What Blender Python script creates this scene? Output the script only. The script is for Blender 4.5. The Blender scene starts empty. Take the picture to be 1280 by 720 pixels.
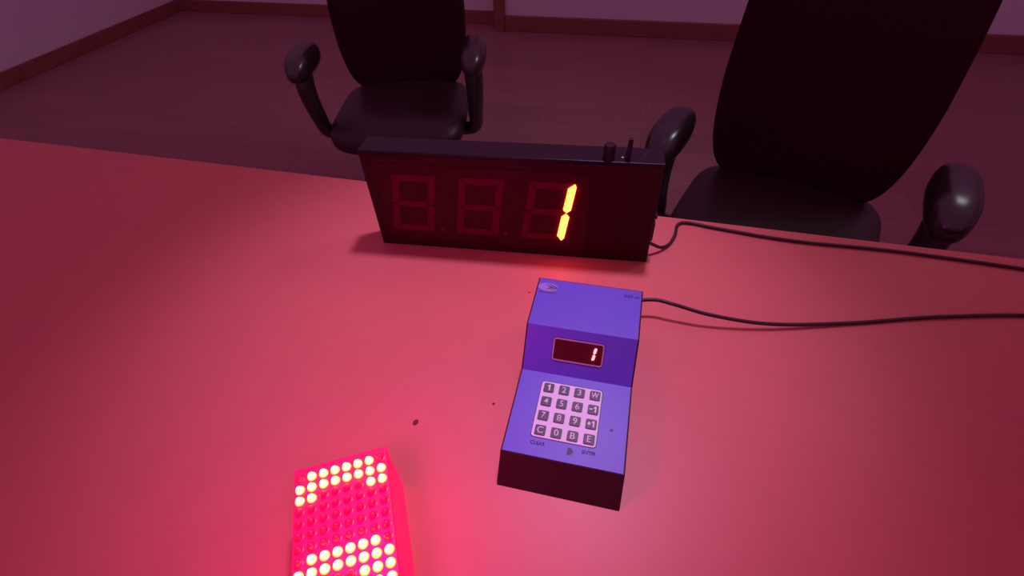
import bpy, bmesh, math, random
from mathutils import Vector, Matrix

random.seed(4)
C = bpy.context.scene.collection
SC = bpy.context.scene
T = 0.75                                    # height of the table top

# ------------------------------------------------------------------ camera
cd = bpy.data.cameras.new('camera')
cam = bpy.data.objects.new('camera', cd)
C.objects.link(cam)
SC.camera = cam
cd.sensor_fit = 'HORIZONTAL'
cd.sensor_width = 36.0
cd.lens = 619.305 / 1280 * 36.0
cd.clip_start = 0.02
R_ = Vector((0.96645823, 0.25361708, -0.04045814))
U_ = Vector((-0.1517148, 0.69089963, 0.7068524))
F_ = Vector((-0.20722236, 0.67700523, -0.7062031))
cam.matrix_world = Matrix(((R_.x, U_.x, -F_.x, 0), (R_.y, U_.y, -F_.y, 0), (R_.z, U_.z, -F_.z, 0.609772 + T), (0, 0, 0, 1)))

# ------------------------------------------------------------------ light
w = bpy.data.worlds.new('world')
SC.world = w
w.use_nodes = True
w.node_tree.nodes['Background'].inputs[0].default_value = (1.0, 0.31, 0.72, 1)
w.node_tree.nodes['Background'].inputs[1].default_value = 0.26


def spot(name, loc, aim, energy, col, angle, blend, radius):
    l = bpy.data.lights.new(name, 'SPOT')
    l.energy = energy
    l.color = col
    l.spot_size = math.radians(angle)
    l.spot_blend = blend
    l.shadow_soft_size = radius
    o = bpy.data.objects.new(name, l)
    C.objects.link(o)
    o.location = loc
    o.rotation_euler = (Vector(aim) - Vector(loc)).to_track_quat('-Z', 'Y').to_euler()
    return o


spot('ceiling_spotlight', (0.02, 1.02, 1.95 + T), (-0.20, 0.52, T), 98, (0.82, 0.58, 1.0), 39, 1.0, 0.09)  # overhead lamp; cone narrowed on purpose so the table dims towards both sides
spot('ceiling_lamp', (1.3, 1.9, 1.95 + T), (-0.4, 1.7, 0.6), 30, (0.85, 0.95, 0.95), 75, 1.0, 0.25)

SC.view_settings.view_transform = 'Standard'
SC.view_settings.look = 'None'
SC.view_settings.exposure = 0.0
SC.view_settings.gamma = 1.0
SC.view_settings.use_curve_mapping = False


# ------------------------------------------------------------------ materials
def mat(name, col, rough=0.5, metal=0.0, spec=0.5, emit=None, estr=0.0, bump=0.0, bscale=400.0, vary=0.0, vscale=8.0):
    m = bpy.data.materials.new(name)
    m.use_nodes = True
    nt = m.node_tree
    b = nt.nodes['Principled BSDF']
    b.inputs['Base Color'].default_value = (*col, 1)
    b.inputs['Roughness'].default_value = rough
    b.inputs['Metallic'].default_value = metal
    b.inputs['Specular IOR Level'].default_value = spec
    if emit:
        b.inputs['Emission Color'].default_value = (*emit, 1)
        b.inputs['Emission Strength'].default_value = estr
    tc = nt.nodes.new('ShaderNodeTexCoord')
    if bump:
        n = nt.nodes.new('ShaderNodeTexNoise')
        n.inputs['Scale'].default_value = bscale
        n.inputs['Detail'].default_value = 3
        nt.links.new(tc.outputs['Object'], n.inputs['Vector'])
        bp = nt.nodes.new('ShaderNodeBump')
        bp.inputs['Strength'].default_value = bump
        bp.inputs['Distance'].default_value = 0.001
        nt.links.new(n.outputs['Fac'], bp.inputs['Height'])
        nt.links.new(bp.outputs['Normal'], b.inputs['Normal'])
    if vary:
        n = nt.nodes.new('ShaderNodeTexNoise')
        n.inputs['Scale'].default_value = vscale
        n.inputs['Detail'].default_value = 5
        nt.links.new(tc.outputs['Object'], n.inputs['Vector'])
        mx = nt.nodes.new('ShaderNodeMix')
        mx.data_type = 'RGBA'
        mx.inputs[6].default_value = (*[c * (1 - vary) for c in col], 1)
        mx.inputs[7].default_value = (*[min(1, c * (1 + vary)) for c in col], 1)
        nt.links.new(n.outputs['Fac'], mx.inputs[0])
        nt.links.new(mx.outputs[2], b.inputs['Base Color'])
    return m


def wood_floor():
    m = mat('wood_floor', (0.3, 0.15, 0.15), 0.42, spec=0.35)
    nt = m.node_tree
    b = nt.nodes['Principled BSDF']
    tc = nt.nodes.new('ShaderNodeTexCoord')
    br = nt.nodes.new('ShaderNodeTexBrick')
    br.inputs['Scale'].default_value = 1.0
    br.inputs['Brick Width'].default_value = 1.2
    br.inputs['Row Height'].default_value = 0.19
    br.inputs['Mortar Size'].default_value = 0.0015
    br.inputs['Color1'].default_value = (0.36, 0.165, 0.165, 1)
    br.inputs['Color2'].default_value = (0.31, 0.145, 0.15, 1)
    br.inputs['Mortar'].default_value = (0.2, 0.09, 0.09, 1)
    nt.links.new(tc.outputs['Object'], br.inputs['Vector'])
    mp = nt.nodes.new('ShaderNodeMapping')
    mp.inputs['Scale'].default_value = (1.5, 22, 1)
    nt.links.new(tc.outputs['Object'], mp.inputs['Vector'])
    n = nt.nodes.new('ShaderNodeTexNoise')
    n.inputs['Scale'].default_value = 2.0
    n.inputs['Detail'].default_value = 6
    nt.links.new(mp.outputs[0], n.inputs['Vector'])
    rp = nt.nodes.new('ShaderNodeMapRange')
    rp.inputs[3].default_value = 0.82
    rp.inputs[4].default_value = 1.16
    nt.links.new(n.outputs['Fac'], rp.inputs[0])
    mx = nt.nodes.new('ShaderNodeMix')
    mx.data_type = 'RGBA'
    mx.blend_type = 'MULTIPLY'
    mx.inputs[0].default_value = 1.0
    nt.links.new(br.outputs['Color'], mx.inputs[6])
    nt.links.new(rp.outputs[0], mx.inputs[7])
    nt.links.new(mx.outputs[2], b.inputs['Base Color'])
    return m


M = dict(
    floor=wood_floor(),
    wall=mat('painted_wall', (0.80, 0.78, 0.80), 0.7, bump=0.05, bscale=60),
    brown=mat('brown_wood', (0.30, 0.10, 0.075), 0.45, vary=0.2, vscale=14),
    table=mat('coral_laminate', (0.74, 0.15, 0.15), 0.42, spec=0.35, bump=0.03, bscale=500, vary=0.045, vscale=30),
    steel=mat('dark_steel', (0.04, 0.035, 0.04), 0.4, 0.6),
    case=mat('black_powder_coat', (0.014, 0.003, 0.008), 0.30, spec=0.32, bump=0.04, bscale=900),
    panel=mat('dark_red_acrylic', (0.064, 0.001, 0.0095), 0.4, spec=0.12),
    bezel=mat('black_front_sheet', (0.050, 0.0015, 0.010), 0.5, spec=0.12),
    seg_off=mat('unlit_segment', (0.145, 0.0015, 0.015), 0.5, spec=0.12),
    seg_on=mat('lit_red_segment', (0.3, 0.02, 0.0), 0.5, emit=(1.0, 0.105, 0.0125), estr=18.0),
    seg_small=mat('lit_small_segment', (0.3, 0.02, 0.0), 0.5, emit=(1.0, 0.10, 0.12), estr=9.0),
    blue=mat('blue_overlay', (0.14, 0.072, 0.60), 0.42, spec=0.4, bump=0.02, bscale=1200),
    chassis=mat('black_chassis', (0.05, 0.005, 0.012), 0.5, spec=0.25, bump=0.05, bscale=900),
    plate=mat('lilac_white_plate', (0.80, 0.66, 0.80), 0.45),
    outline=mat('dark_print', (0.05, 0.02, 0.08), 0.5),
    print_blue=mat('dark_blue_print', (0.07, 0.025, 0.16), 0.5),
    key=mat('dark_key', (0.05, 0.009, 0.042), 0.45),
    legend=mat('white_print', (0.85, 0.78, 0.88), 0.5),
    silver=mat('silver_rim', (0.55, 0.30, 0.48), 0.35, 0.1),
    window=mat('dark_red_window', (0.10, 0.003, 0.012), 0.25, spec=0.2),
    logo_pale=mat('pale_logo_print', (0.34, 0.19, 0.62), 0.5),
    cable=mat('black_rubber', (0.04, 0.004, 0.012), 0.45),
    screw=mat('screw_metal', (0.35, 0.3, 0.32), 0.4, 0.8),
    black=mat('black_plastic', (0.018, 0.003, 0.008), 0.45, spec=0.3),
    leather=mat('black_leather', (0.040, 0.010, 0.020), 0.42, bump=0.12, bscale=160),
    fabric=mat('black_fabric', (0.035, 0.003, 0.012), 0.9, spec=0.1, bump=0.2, bscale=500),
    pad=mat('glossy_black_pad', (0.030, 0.012, 0.018), 0.27, spec=1.0),
    red_shell=mat('glowing_red_shell', (0.75, 0.01, 0.06), 0.45, emit=(1.0, 0.0, 0.10), estr=0.75),  # emission stands in for LED light showing through the shell
    led_off=mat('unlit_led_painted_glow', (0.60, 0.01, 0.03), 0.35, emit=(1.0, 0.0, 0.09), estr=0.68),  # switched off; the emission only paints on the shell's red glow
    led_on=mat('lit_led', (0.8, 0.3, 0.1), 0.3, emit=(1.0, 0.12, 0.045), estr=17.0),
    led_rim_halo=mat('painted_led_halo', (0.8, 0.3, 0.05), 0.4, emit=(1.0, 0.34, 0.012), estr=1.5),  # orange emission on the flange imitates the bloom around lit lights
    scrap=mat('dark_red_scrap', (0.25, 0.004, 0.01), 0.7),
    crumb=mat('dark_crumb', (0.12, 0.02, 0.02), 0.8),
    smudge=mat('brown_smudge', (0.20, 0.09, 0.26), 0.7),
)


# ------------------------------------------------------------------ mesh helpers
def build(name, bm, m, parent=None, smooth=False, bevel=0.0, seg=2, angle=40):
    bmesh.ops.recalc_face_normals(bm, faces=bm.faces[:])
    me = bpy.data.meshes.new(name)
    bm.to_mesh(me)
    bm.free()
    me.materials.append(m)
    o = bpy.data.objects.new(name, me)
    C.objects.link(o)
    if parent:
        o.parent = parent
    if bevel:
        md = o.modifiers.new('bevel', 'BEVEL')
        md.width = bevel
        md.segments = seg
        md.limit_method = 'ANGLE'
        md.angle_limit = math.radians(35)
        me.polygons.foreach_set('use_smooth', [True] * len(me.polygons))
        wn = o.modifiers.new('normals', 'WEIGHTED_NORMAL')
        wn.keep_sharp = False
    if smooth:
        me.polygons.foreach_set('use_smooth', [True] * len(me.polygons))
        me.set_sharp_from_angle(angle=math.radians(angle))
    return o


def add_box(bm, x0, x1, y0, y1, z0, z1, mtx=None):
    vs = [bm.verts.new((x, y, z)) for z in (z0, z1) for y in (y0, y1) for x in (x0, x1)]
    for f in ((0, 2, 3, 1), (4, 5, 7, 6), (0, 1, 5, 4), (2, 6, 7, 3), (0, 4, 6, 2), (1, 3, 7, 5)):
        bm.faces.new([vs[i] for i in f])
    if mtx:
        bmesh.ops.transform(bm, matrix=mtx, verts=vs)
    return bm


def box(*a, mtx=None):
    return add_box(bmesh.new(), *a, mtx=mtx)


def prism(pts, t, frame=None, bm=None, t0=0.0):
    """outline pts in a plane (u, v), extruded from t0 to t along the normal; frame maps (u, v, n) into the object"""
    bm = bm or bmesh.new()
    f = frame or (lambda u, v, n: (u, v, n))
    a = [bm.verts.new(f(u, v, t0)) for u, v in pts]
    b = [bm.verts.new(f(u, v, t)) for u, v in pts]
    bm.faces.new(a[::-1])
    bm.faces.new(b)
    n = len(pts)
    for i in range(n):
        bm.faces.new((a[i], a[(i + 1) % n], b[(i + 1) % n], b[i]))
    return bm


def ring(outer, inner, t, frame, t0=0.0):
    bm = bmesh.new()
    n = len(outer)
    L = [[bm.verts.new(frame(u, v, h)) for u, v in p] for p, h in ((outer, t0), (outer, t), (inner, t), (inner, t0))]
    for k in range(4):
        A, B = L[k], L[(k + 1) % 4]
        for i in range(n):
            j = (i + 1) % n
            bm.faces.new((A[i], A[j], B[j], B[i]))
    return bm


def rrect(u0, u1, v0, v1, r, n=5):
    P = []
    for cu, cv, a0 in ((u1 - r, v1 - r, 0), (u0 + r, v1 - r, 90), (u0 + r, v0 + r, 180), (u1 - r, v0 + r, 270)):
        for k in range(n + 1):
            a = math.radians(a0 + 90 * k / n)
            P.append((cu + r * math.cos(a), cv + r * math.sin(a)))
    return P


def ellipse(cu, cv, a, b, n=32, rot=0.0):
    P = []
    for k in range(n):
        t = 2 * math.pi * k / n
        x, y = a * math.cos(t), b * math.sin(t)
        P.append((cu + x * math.cos(rot) - y * math.sin(rot), cv + x * math.sin(rot) + y * math.cos(rot)))
    return P


def lathe(prof, n=24, mtx=None, bm=None):
    bm = bm or bmesh.new()
    rings = []
    new = []
    for r, z in prof:
        if r < 1e-6:
            v = bm.verts.new((0, 0, z))
            new.append(v)
            rings.append([v])
        else:
            vs = [bm.verts.new((r * math.cos(2 * math.pi * k / n), r * math.sin(2 * math.pi * k / n), z)) for k in range(n)]
            new += vs
            rings.append(vs)
    for A, B in zip(rings, rings[1:]):
        if len(A) == 1 and len(B) == 1:
            continue
        for k in range(n):
            j = (k + 1) % n
            if len(A) == 1:
                bm.faces.new((A[0], B[j], B[k]))
            elif len(B) == 1:
                bm.faces.new((A[k], A[j], B[0]))
            else:
                bm.faces.new((A[k], A[j], B[j], B[k]))
    for A in (rings[0], rings[-1]):
        if len(A) > 1:
            bm.faces.new(A)
    if mtx:
        bmesh.ops.transform(bm, matrix=mtx, verts=new)
    return bm


def catmull(P, n=10):
    P = [Vector(p) for p in P]
    Q = [P[0] * 2 - P[1]] + P + [P[-1] * 2 - P[-2]]
    out = []
    for i in range(1, len(Q) - 2):
        a, b, c, d = Q[i - 1:i + 3]
        for k in range(n):
            t = k / n
            out.append(0.5 * ((2 * b) + (c - a) * t + (2 * a - 5 * b + 4 * c - d) * t * t + (3 * b - a - 3 * c + d) * t ** 3))
    out.append(P[-1])
    return out


def tube(path, r, n=12, bm=None):
    bm = bm or bmesh.new()
    L = len(path)
    rad = r if isinstance(r, (list, tuple)) else [r] * L
    prev = None
    up = Vector((0, 0, 1))
    tang = [(path[min(i + 1, L - 1)] - path[max(i - 1, 0)]).normalized() for i in range(L)]
    nrm = tang[0].orthogonal().normalized() if abs(tang[0].z) > 0.95 else tang[0].cross(up).normalized()
    for i in range(L):
        nrm = (nrm - tang[i] * nrm.dot(tang[i])).normalized()
        bi = tang[i].cross(nrm)
        vs = [bm.verts.new(path[i] + (nrm * math.cos(2 * math.pi * k / n) + bi * math.sin(2 * math.pi * k / n)) * rad[i]) for k in range(n)]
        if prev:
            for k in range(n):
                j = (k + 1) % n
                bm.faces.new((prev[k], prev[j], vs[j], vs[k]))
        else:
            bm.faces.new(vs[::-1])
        prev = vs
    bm.faces.new(prev)
    return bm


def pillow(sx, sy, sz, p=4.0, nu=28, nv=14, mtx=None, bm=None, q=0.62, qz=0.8):
    """superellipsoid cushion"""
    bm = bm or bmesh.new()
    f = lambda c, e: math.copysign(abs(c) ** e, c)
    e = 2.0 / p
    rows = []
    new = []
    for i in range(nv + 1):
        ph = -math.pi / 2 + math.pi * i / nv
        if i in (0, nv):
            v = bm.verts.new((0, 0, sz * (1 if i else -1)))
            rows.append([v])
            new.append(v)
            continue
        row = []
        for k in range(nu):
            th = 2 * math.pi * k / nu
            v = bm.verts.new((sx * f(math.cos(ph), q) * f(math.cos(th), e), sy * f(math.cos(ph), q) * f(math.sin(th), e), sz * f(math.sin(ph), qz)))
            row.append(v)
            new.append(v)
        rows.append(row)
    for A, B in zip(rows, rows[1:]):
        for k in range(nu):
            j = (k + 1) % nu
            if len(A) == 1:
                bm.faces.new((A[0], B[j], B[k]))
            elif len(B) == 1:
                bm.faces.new((A[k], A[j], B[0]))
            else:
                bm.faces.new((A[k], A[j], B[j], B[k]))
    if mtx:
        bmesh.ops.transform(bm, matrix=mtx, verts=new)
    return bm


def thing(name, label, cat, loc=(0, 0, 0), rotz=0.0, group=None):
    o = bpy.data.objects.new(name, None)
    o.empty_display_size = 0.05
    C.objects.link(o)
    o.location = loc
    o.rotation_euler = (0, 0, rotz)
    o['label'] = label
    o['category'] = cat
    if group:
        o['group'] = group
    return o


def tag(o, label, cat, group=None):
    o['label'] = label
    o['category'] = cat
    if group:
        o['group'] = group
    return o


def struct(name, bm, m, bevel=0.0):
    o = build(name, bm, m, None, bevel=bevel)
    o['kind'] = 'structure'
    return o


def text_bm(s, cx, cy, height, frame, t=0.0003, t0=0.0, bold=0.0, width=None):
    """lettering as a mesh: fitted to a cap height and optionally a width, centred on (cx, cy)"""
    cu = bpy.data.curves.new('lettering', 'FONT')
    cu.body = s
    cu.size = 1.0
    cu.offset = bold
    o = bpy.data.objects.new('lettering', cu)
    C.objects.link(o)
    dg = bpy.context.evaluated_depsgraph_get()
    me = bpy.data.meshes.new_from_object(o.evaluated_get(dg))
    bpy.data.objects.remove(o)
    bpy.data.curves.remove(cu)
    bm = bmesh.new()
    bm.from_mesh(me)
    bpy.data.meshes.remove(me)
    xs = [v.co.x for v in bm.verts]
    ys = [v.co.y for v in bm.verts]
    mx, my = (min(xs) + max(xs)) / 2, (min(ys) + max(ys)) / 2
    k = height / 0.72
    kx = width / (max(xs) - min(xs)) if width else k
    r = bmesh.ops.extrude_face_region(bm, geom=bm.faces[:])
    top = {g for g in r['geom'] if isinstance(g, bmesh.types.BMVert)}
    for v in bm.verts:
        u, vv = cx + (v.co.x - mx) * kx, cy + (v.co.y - my) * k
        v.co = Vector(frame(u, vv, t if v in top else t0))
    return bm


# ------------------------------------------------------------------ the room
struct('floor', box(-4.6, 3.4, -1.6, 4.5, -0.05, 0.0), M['floor'])
WY = 4.135
struct('wall_back', box(-4.6, -1.27, 4.30, 4.42, 0, 2.7), M['wall'])
struct('baseboard_back', box(-4.5, -1.285, 4.28, 4.30, 0, 0.10), M['brown'], 0.004)
struct('wall_rear', box(-1.20, 3.4, WY + 0.03, 4.42, 0, 2.7), M['wall'])
struct('baseboard_rear', box(-1.20, 3.3, WY, WY + 0.03, 0, 0.112), M['brown'], 0.004)
struct('trim_1', box(-1.285, -1.20, WY - 0.012, 4.42, 0, 2.7), M['brown'], 0.004)
struct('wall_left', box(-4.62, -4.5, -1.6, 4.30, 0, 2.7), M['wall'])
struct('baseboard_left', box(-4.5, -4.48, -1.6, 4.28, 0, 0.10), M['brown'], 0.004)
struct('wall_right', box(3.3, 3.42, -1.6, WY, 0, 2.7), M['wall'])
struct('baseboard_right', box(3.28, 3.3, -1.6, WY, 0, 0.10), M['brown'], 0.004)

# ------------------------------------------------------------------ the table
TY = 0.8465
tb = thing('table', 'long coral red laminate table that the lit boxes stand on', 'table', (0.0, 0.3, 0))
build('tabletop', box(-1.80, 1.80, -0.55, TY - 0.3, T - 0.035, T), M['table'], tb, bevel=0.003)
for sx in (-1, 1):
    for sy in (0, 1):
        cx, cy = sx * 1.68, (-0.45, 0.42)[sy]
        build('leg', box(cx - 0.03, cx + 0.03, cy - 0.03, cy + 0.03, 0, T - 0.0352), M['steel'], tb, bevel=0.004)
build('apron', box(-1.64, 1.64, 0.40, 0.43, T - 0.11, T - 0.0352), M['steel'], tb, bevel=0.003)

# ------------------------------------------------------------------ office chairs


def make_chair(label, loc, rz):
    t = thing('office_chair', label, 'chair', loc, rz, 'black office chairs behind the table')
    Rx = lambda a: Matrix.Rotation(a, 4, 'X')
    Tr = lambda *v: Matrix.Translation(v)
    # seat: deep cushion with a waterfall front edge
    bm = pillow(0.262, 0.25, 0.062, 5, 36, 16)
    for v in bm.verts:
        if v.co.y < -0.1:
            v.co.z -= 1.1 * (v.co.y + 0.1) ** 2
    bmesh.ops.translate(bm, verts=bm.verts, vec=(0, -0.03, 0.462))
    s = build('seat', bm, M['leather'], t, smooth=True, angle=80)
    build('seat_pan', prism(rrect(-0.20, 0.20, -0.22, 0.17, 0.05), 0.408, lambda u, v, n: (u, v, n), t0=0.385), M['black'], t, bevel=0.004)
    # backrest: tall, slightly curved, leaning back
    bm = pillow(0.262, 0.06, 0.385, 9, 44, 30, q=0.30, qz=0.7)
    for v in bm.verts:
        v.co.y += 0.55 * v.co.x ** 2 * -1.0
        v.co.x *= 1.0 - 0.22 * max(0.0, v.co.z + 0.1) ** 1.2
    bmesh.ops.transform(bm, matrix=Tr(0, 0.255, 0.855) @ Rx(-0.14), verts=bm.verts)
    build('backrest', bm, M['fabric'], t, smooth=True, angle=80)
    bm = tube(catmull([(0, 0.02, 0.395), (0, 0.20, 0.40), (0, 0.285, 0.50), (0, 0.325, 0.72)], 8), 0.022, 10)
    build('back_bracket', bm, M['black'], t, smooth=True)
    for sx in (-1, 1):
        bm = pillow(0.047, 0.125, 0.044, 2.5, 28, 16)
        for v in bm.verts:
            v.co.z -= 1.0 * min(0, v.co.y + 0.03) ** 2 * 2
        bmesh.ops.translate(bm, verts=bm.verts, vec=(sx * 0.31, -0.095, 0.705))
        ap = build('arm_pad', bm, M['pad'], t, smooth=True, angle=80)
        # curved loop support: from under the pad down to the side of the seat pan
        pts = catmull([(sx * 0.308, -0.135, 0.70), (sx * 0.310, -0.145, 0.61), (sx * 0.304, -0.130, 0.51), (sx * 0.288, -0.10, 0.43), (sx * 0.19, -0.05, 0.398)], 8)
        bm = bmesh.new()
        prev = None
        n = 10
        for i, pnt in enumerate(pts):
            d = (pts[min(i + 1, len(pts) - 1)] - pts[max(i - 1, 0)]).normalized()
            a = Vector((0, 1, 0))
            a = (a - d * a.dot(d)).normalized()
            b = d.cross(a)
            k = i / (len(pts) - 1)
            ra, rb = 0.042 - 0.014 * k, 0.036 - 0.015 * k
            vs = [bm.verts.new(pnt + a * ra * math.cos(2 * math.pi * j / n) + b * rb * math.sin(2 * math.pi * j / n)) for j in range(n)]
            if prev:
                for j in range(n):
                    q = (j + 1) % n
                    bm.faces.new((prev[j], prev[q], vs[q], vs[j]))
            else:
                bm.faces.new(vs)
            prev = vs
        bm.faces.new(prev[::-1])
        build('arm_support', bm, M['pad'], t, smooth=True, angle=60)
    build('gas_column', lathe([(0.028, 0.10), (0.028, 0.24), (0.017, 0.245), (0.017, 0.36), (0.045, 0.365), (0.045, 0.386)], 20), M['steel'], t, smooth=True)
    build('hub', lathe([(0.0, 0.075), (0.05, 0.075), (0.05, 0.125), (0.03, 0.14), (0.0, 0.14)], 20), M['black'], t, smooth=True)
    for k in range(5):
        a = 2 * math.pi * k / 5 + 0.3
        ca, sa = math.cos(a), math.sin(a)
        P = [Vector((ca * r, sa * r, z)) for r, z in ((0.03, 0.105), (0.12, 0.105), (0.22, 0.092), (0.29, 0.078))]
        lg = build('base_leg', tube(P, [0.022, 0.021, 0.017, 0.013], 10), M['black'], t, smooth=True)
        mt = Tr(ca * 0.285, sa * 0.285, 0.03) @ Matrix.Rotation(a + 0.5, 4, 'Z') @ Matrix.Rotation(math.pi / 2, 4, 'X')
        bm = lathe([(0.0, -0.022), (0.024, -0.022), (0.03, -0.016), (0.03, -0.004), (0.02, -0.003), (0.02, 0.003), (0.03, 0.004), (0.03, 0.016), (0.024, 0.022), (0.0, 0.022)], 18, mt)
        tube([Vector((ca * 0.285, sa * 0.285, 0.03)), Vector((ca * 0.285, sa * 0.285, 0.075))], 0.006, 8, bm)
        build('caster', bm, M['black'], lg, smooth=True)
    return t


make_chair("black high-backed office chair facing the table behind the display board's left end", (-0.955, 1.765, 0), 0.25)
make_chair("black office chair with its armrest rising behind the display board's right end", (0.397, 1.275, 0), -0.30)

# ------------------------------------------------------------------ the large three-digit display board
DW, DD, DH = 0.4997, 0.048, 0.2003
dsp = thing('digital_display_board', 'long black box with big red digits, the last one lit', 'display board', (-0.4553, 0.6512, T), 0.0986)
bm = box(0, DW, 0, DD, 0, DH)
build('case', bm, M['case'], dsp, bevel=0.0015)
FRM = lambda u, v, n: (u, -n, v)              # front face: u to the right, v up, n out of the face
build('front_sheet', prism(rrect(0.004, DW - 0.004, 0.004, DH - 0.006, 0.002, 2), 0.0012, FRM, t0=-0.0005), M['bezel'], dsp)
build('red_window', prism(rrect(0.022, 0.388, 0.020, 0.178, 0.003, 3), 0.0020, FRM, t0=0.0008), M['panel'], dsp)


def digit_segments(x_right_top, z0, z1, w, st, slant, lit=False):
    """seven outlines of a slanted digit: name -> points"""
    h = z1 - z0
    x0, x1 = x_right_top - w, x_right_top
    sh = lambda u, v: (u - (z1 - v) * slant, v)
    g = 0.0014
    zm = (z0 + z1) / 2
    hs = st / 2
    k = g * 0.5

    def V(xc, a, b, out):
        # the outer long side runs on to the corner, the inner one is cut at 45 degrees
        lo = zb if a == zb else None
        hi = zt if b == zt else None
        P = []
        xo, xi = xc + out * hs, xc - out * hs
        if hi:
            P += [(xi, b - hs - k), (xo, b + hs - k)]
        else:
            P += [(xi, b - k - hs), (xc, b - k), (xo, b - k - hs * 0.2)]
        if lo:
            P += [(xo, a - hs + k), (xi, a + hs + k)]
        else:
            P += [(xo, a + k + hs * 0.2), (xc, a + k), (xi, a + k + hs)]
        return P
    H = lambda zc, a, b: [(a + g, zc), (a + g + hs, zc + hs), (b - g - hs, zc + hs), (b - g, zc), (b - g - hs, zc - hs), (a + g + hs, zc - hs)]
    xl, xr = x0 + hs, x1 - hs
    zt, zb = z1 - hs, z0 + hs
    S = {'a': [(x0 + k, z1), (x1 - k, z1), (x1 - st - k, z1 - st), (x0 + st + k, z1 - st)],
         'd': [(x0 + st + k, z0 + st), (x1 - st - k, z0 + st), (x1 - k, z0), (x0 + k, z0)],
         'g': H(zm, xl, xr), 'f': V(xl, zm, zt, -1), 'b': V(xr, zm, zt, 1), 'e': V(xl, zb, zm, -1), 'c': V(xr, zb, zm, 1)}
    if not lit:
        return {n: [sh(u, v) for u, v in p] for n, p in S.items()}
    # pointed outer tips of the right hand bars reach the ends of the digit
    S['b'] = [(xr + hs * 0.5, z1 - 0.001), (xr + hs, z1 - 0.007), (xr + hs, zm + g + hs), (xr, zm + g), (xr - hs, zm + g + hs), (xr - hs, z1 - 0.010)]
    S['c'] = [(xr, zm - g), (xr + hs, zm - g - hs), (xr + hs, z0 + 0.006), (xr + hs * 0.4, z0 + 0.0005), (xr - hs, z0 + 0.011), (xr - hs, zm - g - hs)]
    return {k: [sh(u, v) for u, v in p] for k, p in S.items()}


for k in range(3):
    S = digit_segments(0.1285 + 0.1195 * k, 0.0400, 0.1590, 0.0775, 0.0128, 0.158, k == 2)
    for nme, pts in S.items():
        on = k == 2 and nme in 'bc'
        if on:
            o = build('digit_segment', prism(pts, 0.0042, FRM, t0=0.0018), M['seg_on'], dsp)
            o['label'] = 'glowing yellow bar of the lit numeral one'
        else:
            build('digit_segment', prism(pts, 0.0025, FRM, t0=0.0018), M['seg_off'], dsp)
    if k < 2:
        build('decimal_point', prism(ellipse(0.1265 + 0.1175 * k, 0.0462, 0.0050, 0.0050, 20), 0.0025, FRM, t0=0.0018), M['seg_off'], dsp)

# fittings on the top edge
kb = build('knob', lathe([(0.0, -0.0005), (0.0098, -0.0005), (0.0098, 0.003), (0.0092, 0.0035), (0.0092, 0.0215), (0.0080, 0.0235), (0.0, 0.0235)], 24, Matrix.Translation((0.4135, 0.0115, DH))), M['black'], dsp, smooth=True)
bm = box(0.4378, 0.4462, 0.006, 0.0125, DH - 0.0005, DH + 0.036)
for v in bm.verts:
    if v.co.z > DH + 0.01:
        v.co.x = 0.4440 + (v.co.x - 0.4420) * 0.75
build('antenna_stub', bm, M['black'], dsp, bevel=0.0012)
for u, vv in ((0.395, 0.022), (0.4345, 0.015), (0.470, 0.026), (0.075, 0.030), (0.250, 0.030)):
    build('screw', lathe([(0.0, -0.0003), (0.0022, -0.0003), (0.0022, 0.0004), (0.0014, 0.0011), (0.0, 0.0012)], 14, Matrix.Translation((u, vv, DH))), M['screw'] if u == 0.4345 else M['black'], dsp, smooth=True)
# socket and switch on the right end
SD = lambda u, v, n: (DW + n, u, v)
build('socket', prism(rrect(0.010, 0.036, 0.040, 0.080, 0.003, 3), 0.004, SD, t0=-0.0005), M['black'], dsp, bevel=0.0008)
build('switch', prism(rrect(0.016, 0.030, 0.084, 0.092, 0.002, 3), 0.006, SD, t0=-0.0005), M['black'], dsp, bevel=0.0008)
mi = Matrix.Translation((-0.4553, 0.6512, T)) @ Matrix.Rotation(0.0986, 4, 'Z')
mi.invert()
W2 = lambda p: mi @ Vector(p)
P = [W2(q) for q in ((0.0385, 0.722, T + 0.030), (0.052, 0.728, T + 0.019), (0.066, 0.738, T + 0.008), (0.080, 0.757, T + 0.0036), (0.089, 0.785, T + 0.0036), (0.094, 0.820, T + 0.0036), (0.115, 0.829, T + 0.0036), (0.17, 0.822, T + 0.0036), (0.30, 0.812, T + 0.0036), (0.50, 0.818, T + 0.0036), (0.80, 0.80, T + 0.0036), (1.2, 0.74, T + 0.0036), (1.76, 0.72, T + 0.0036))]
build('power_cable', tube(catmull(P, 10), 0.0030, 10), M['cable'], dsp, smooth=True)

# ------------------------------------------------------------------ the blue keypad console
CW = 0.1513
con = thing('keypad_console', 'blue stepped desk console with number keypad and small red readout', 'console', (-0.1096, 0.244, T), 0.023)
prof = [(0.0, 0.0), (0.0274, 0.0381), (0.1476, 0.0440), (0.1876, 0.0958), (0.2768, 0.0986), (0.2768, 0.0)]
bm = prism(prof, CW, lambda y, z, n: (n, y, z))
build('chassis', bm, M['chassis'], con, bevel=0.0012)


def frame_on(a, b):
    d = (Vector((0, b[0], b[1])) - Vector((0, a[0], a[1]))).normalized()
    n = Vector((0, -d.z, d.y))
    o = Vector((0, a[0], a[1]))
    return lambda u, v, h: tuple(o + Vector((u, 0, 0)) + d * v + n * h)


LO = frame_on(prof[1], prof[2])                # keypad face
SL = frame_on(prof[2], prof[3])                # readout face
TP = frame_on(prof[3], prof[4])                # upper face
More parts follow.
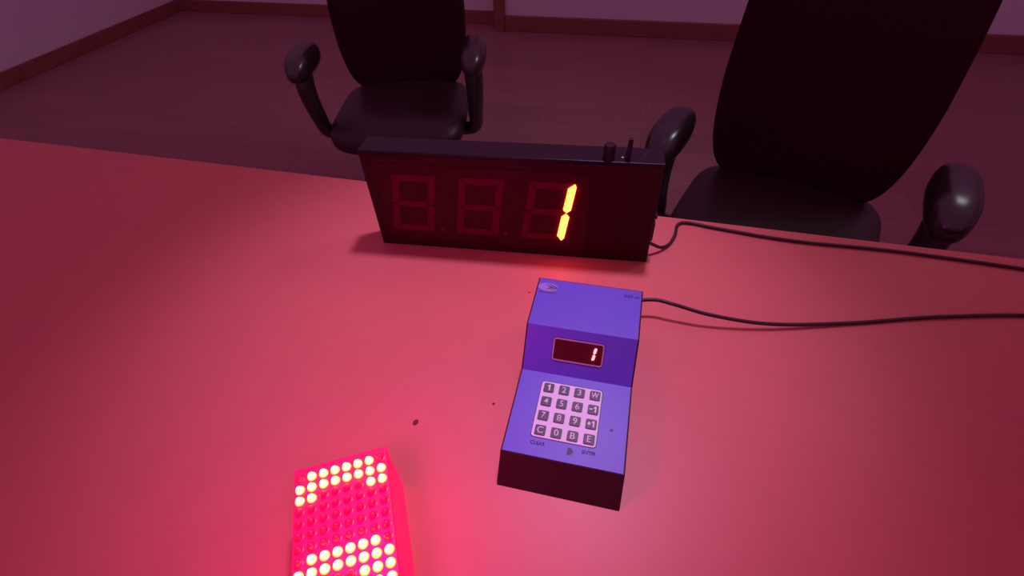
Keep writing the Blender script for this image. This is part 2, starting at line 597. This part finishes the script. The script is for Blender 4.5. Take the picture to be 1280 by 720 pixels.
# blue overlay: one bent sheet over the three faces
m_ = 0.0021
f0 = LO(0, 0.0012, 0)
f3 = TP(0, 0.0893 - 0.0022, 0)
base = [f0[1:], prof[2], prof[3], f3[1:]]
th = 0.0007
off = [LO(0, 0.0012, th)[1:], (prof[2][0] - th * 0.45, prof[2][1] + th * 0.9), (prof[3][0] - th * 0.5, prof[3][1] + th * 0.95), TP(0, 0.0893 - 0.0022, th)[1:]]
low = [(p[0] + (p[0] - q[0]) * 0.5, p[1] + (p[1] - q[1]) * 0.5) for p, q in zip(base, off)]
bm = bmesh.new()
A = [bm.verts.new((m_, y, z)) for y, z in off]
B = [bm.verts.new((CW - m_, y, z)) for y, z in off]
A2 = [bm.verts.new((m_, y, z)) for y, z in low]
B2 = [bm.verts.new((CW - m_, y, z)) for y, z in low]
for i in range(3):
    bm.faces.new((A[i], B[i], B[i + 1], A[i + 1]))
    bm.faces.new((A2[i], A2[i + 1], B2[i + 1], B2[i]))
    bm.faces.new((A[i], A[i + 1], A2[i + 1], A2[i]))
    bm.faces.new((B[i], B2[i], B2[i + 1], B[i + 1]))
bm.faces.new((A[0], A2[0], B2[0], B[0]))
bm.faces.new((A[3], B[3], B2[3], A2[3]))
ov = build('face_overlay', bm, M['blue'], con)

mm = 0.001
# keypad
pu0, pu1, pv0, pv1 = 0.0330, 0.1135, 0.0262, 0.1065
build('keypad_border', prism(rrect(pu0 - mm, pu1 + mm, pv0 - mm, pv1 + mm, 0.0045), 0.0010, LO, t0=0.0004), M['outline'], con)
build('keypad_plate', prism(rrect(pu0, pu1, pv0, pv1, 0.0038), 0.0014, LO, t0=0.0006), M['plate'], con)
keys = ['1', '2', '3', 'W', '4', '5', '6', '-1', '7', '8', '9', '+1', 'C', '0', 'B', 'E']
for i, s in enumerate(keys):
    r, c = divmod(i, 4)
    cu, cv = 0.0432 + 0.02045 * c, 0.0972 - 0.0206 * r
    hs = 0.0068
    kk = build('key', prism(rrect(cu - hs, cu + hs, cv - hs, cv + hs, 0.0018), 0.0026, LO, t0=0.0012), M['key'], con, bevel=0.0005)
    if '1' in s:                               # a numeral one with a flag, after a sign where the key has one
        bm = bmesh.new()
        ou = cu + (0.0026 if len(s) > 1 else 0.0004)
        prism([(ou + a, cv + b) for a, b in ((-0.0004, -0.0043), (0.0014, -0.0043), (0.0014, 0.0043), (0.0001, 0.0043), (-0.0022, 0.0026), (-0.0022, 0.0010), (-0.0004, 0.0021))], 0.0033, LO, bm, 0.0024)
        if len(s) > 1:
            su = cu - 0.0027
            w_, t_ = 0.0022, 0.0008
            sign = [(-w_, -t_), (w_, -t_), (w_, t_), (-w_, t_)]
            if s[0] == '+':
                sign = [(-w_, -t_), (-t_, -t_), (-t_, -w_), (t_, -w_), (t_, -t_), (w_, -t_), (w_, t_), (t_, t_), (t_, w_), (-t_, w_), (-t_, t_), (-w_, t_)]
            prism([(su + a, cv + b) for a, b in sign], 0.0033, LO, bm, 0.0024)
    else:
        bm = text_bm(s, cu, cv, 0.0088, LO, 0.0033, 0.0024, bold=0.0 if s in '9B' else 0.012, width=0.0096 if s == 'W' else None)
    build('key_legend', bm, M['legend'], kk)
for s, cu, cv, wd in (('CLEAR', 0.0433, 0.0183, 0.0185), ('ENTER', 0.1066, 0.0186, 0.0165)):
    build('printed_word', text_bm(s, cu, cv, 0.0045, LO, 0.0010, 0.0006, bold=0.015, width=wd), M['print_blue'], con)
build('printed_arrow', prism([(0.0805, 0.0112), (0.0845, 0.0112), (0.0884, 0.0155), (0.0845, 0.0205), (0.0825, 0.0205), (0.0805, 0.0185)], 0.0010, LO, t0=0.0006), M['outline'], con)
build('smudge', prism(ellipse(0.1304, 0.0536, 0.0026, 0.0022, 14, 0.4), 0.00085, LO, t0=0.0006), M['smudge'], con)
# readout window
wu0, wu1, wv0, wv1 = 0.0398, 0.1083, 0.0206, 0.0522
build('window_outline', prism(rrect(wu0 - mm, wu1 + mm, wv0 - mm, wv1 + mm, 0.0046), 0.0010, SL, t0=0.0004), M['print_blue'], con)
build('window_rim', ring(rrect(wu0, wu1, wv0, wv1, 0.0038), rrect(wu0 + 0.0018, wu1 - 0.0018, wv0 + 0.0018, wv1 - 0.0018, 0.0022), 0.0016, SL, t0=0.0006), M['silver'], con)
rw = build('readout_window', prism(rrect(wu0 + 0.0017, wu1 - 0.0017, wv0 + 0.0017, wv1 - 0.0017, 0.0023), 0.0013, SL, t0=0.0006), M['window'], con)
sl = lambda u, v: (u + (v - 0.029) * 0.14, v)
for a, b in ((0.0285, 0.0366), (0.0376, 0.0457)):
    cu = 0.0950
    pts = [sl(cu - 0.0008, a), sl(cu + 0.0015, a + 0.0012), sl(cu + 0.0017, b - 0.0014), sl(cu + 0.0005, b), sl(cu - 0.0015, b - 0.0012), sl(cu - 0.0018, a + 0.0014)]
    o = build('readout_segment', prism(pts, 0.0028, SL, t0=0.0012), M['seg_small'], rw)
    o['label'] = 'glowing white bar of the readout numeral one'
# emblem in the upper left corner, marking in the upper right
build('emblem_oval', prism(ellipse(0.0165, 0.0712, 0.0145, 0.0082, 40, -0.03), 0.0009, TP, t0=0.0006), M['logo_pale'], con)


def swoosh(tip, top, bot, thick):
    """a dark chevron with curved arms that taper towards their ends"""
    P = []
    n = 10
    arms = []
    for e in (top, bot):
        arm = []
        for k in range(n + 1):
            t = k / n
            x = tip[0] + (e[0] - tip[0]) * t
            y = tip[1] + (e[1] - tip[1]) * math.sin(t * math.pi / 2)
            arm.append((x, y, 1 - t))
        arms.append(arm)
    outer = [(x, y) for x, y, q in reversed(arms[0])] + [(x, y) for x, y, q in arms[1][1:]]
    inner = [(x - thick * q, y) for x, y, q in reversed(arms[1])][1:] + [(x - thick * q, y) for x, y, q in arms[0][:]][:-1]
    return outer + inner


for tip, top, bot, thk in (((0.0312, 0.0710), (0.0125, 0.0782), (0.0185, 0.0660), 0.0040), ((0.0255, 0.0710), (0.0120, 0.0752), (0.0130, 0.0672), 0.0055)):
    build('emblem_chevron', prism(swoosh(tip, top, bot, thk), 0.0012, TP, t0=0.0008), M['print_blue'], con)
build('emblem_bar', prism(rrect(0.0040, 0.0300, 0.0598, 0.0616, 0.0006, 2), 0.0009, TP, t0=0.0006), M['print_blue'], con)
build('marking', text_bm('DET-41', 0.1360, 0.0742, 0.0047, TP, 0.0010, 0.0006, bold=0.02, width=0.0215), M['print_blue'], con)
mi2 = Matrix.Translation((-0.1096, 0.244, T)) @ Matrix.Rotation(0.023, 4, 'Z')
mi2.invert()
P = [mi2 @ Vector(q) for q in ((0.005, 0.519, T + 0.034), (0.012, 0.548, T + 0.034), (0.032, 0.568, T + 0.032), (0.060, 0.5765, T + 0.0325), (0.090, 0.574, T + 0.031), (0.15, 0.572, T + 0.022), (0.24, 0.585, T + 0.010), (0.36, 0.620, T + 0.0036), (0.5, 0.665, T + 0.0036), (0.66, 0.700, T + 0.0036), (0.85, 0.70, T + 0.0036), (1.25, 0.62, T + 0.0036), (1.76, 0.58, T + 0.0036))]
build('cable', tube(catmull(P, 10), 0.0030, 10), M['cable'], con, smooth=True)

# ------------------------------------------------------------------ the red LED matrix box in the near left
e_ = Vector((0.509, -0.861, 0)).normalized()   # along the columns, towards the viewer
p_ = Vector((-e_.y, e_.x, 0)) * -1             # towards the left
if p_.x > 0:
    p_ = -p_
COR = Vector((-0.2243, 0.2176, T))
LH = 0.1005
PT = 0.01212
NC, NR = 8, 12
LWD = 0.0072 * 2 + PT * (NC - 1)
LLN = 0.0133 * 2 + PT * (NR - 1)
led = thing('led_matrix_box', 'glowing red box with rows of bright round lights on top', 'light box', COR)
LF = lambda u, v, n: tuple(p_ * u + e_ * v + Vector((0, 0, n)))    # u to the left, v towards the viewer
build('housing', prism([(0, 0), (LWD, 0), (LWD, LLN), (0, LLN)], LH, LF), M['red_shell'], led, bevel=0.002)
lit = set()
for c in range(NC):
    for r in range(NR):
        edge = c in (0, NC - 1)
        if (r in (0, 1) and not (edge and r == 0)) or (r == 2 and c in (0, 1, NC - 2, NC - 1)):
            lit.add((c, r))
        if r >= 7 and not (edge and r == 7) and (r <= 8 or c in (0, 1, 2, NC - 2, NC - 1, NC - 3)):
            lit.add((c, r))
led_prof = [(0.0050, -0.001), (0.0050, 0.0006), (0.0037, 0.0010), (0.0037, 0.0034), (0.0030, 0.0052), (0.0017, 0.0065), (0.0, 0.0070)]
for c in range(NC):
    for r in range(NR):
        pos = LF(0.0072 + PT * c, 0.0133 + PT * r, LH)
        on = (c, r) in lit
        o = build('round_light', lathe(led_prof, 14, Matrix.Translation(pos)), M['led_on'] if on else M['led_off'], led, smooth=True)
        if on:
            o.data.materials.append(M['led_rim_halo'])
            for f in o.data.polygons:
                if f.center.z < LH + 0.0011:
                    f.material_index = 1
            o['label'] = 'lit white-yellow round light'

gl = bpy.data.lights.new('added_led_glow', 'POINT')  # added point lamp with no body, tints the table around the box pink
gl.energy = 1.2
gl.color = (1.0, 0.0, 0.75)
gl.shadow_soft_size = 0.03
go = bpy.data.objects.new('added_led_glow', gl)
C.objects.link(go)
go.location = COR + Vector(LF(0.045, 0.085, LH + 0.15))

# ------------------------------------------------------------------ bits lying on the table
bm = prism([(0.0035, 0.001), (0.002, 0.004), (-0.002, 0.0042), (-0.0042, 0.001), (-0.003, -0.003), (0.001, -0.0035)], 0.0012)
for v in bm.verts:
    if v.co.z > 0.0005 and v.co.x > 0:
        v.co.z += 0.0012
o = build('paper_scrap', bm, M['scrap'])
o.location = (-0.242, 0.301, T)
tag(o, 'tiny dark red scrap on the table behind the red light box', 'scrap')
for loc, s, lab in (((-0.1455, 0.3545, T), 0.0013, 'dark crumb on the table left of the keypad console'), ((-0.147, 0.580, T), 0.0011, 'dark crumb on the table near the display board, left of the console'), ):
    o = build('crumb', pillow(s * 1.4, s, s * 0.7, 2.4, 10, 6, Matrix.Translation((0, 0, s * 0.7))), M['crumb'], smooth=True)
    o.location = loc
    tag(o, lab, 'crumb', 'crumbs on the table')
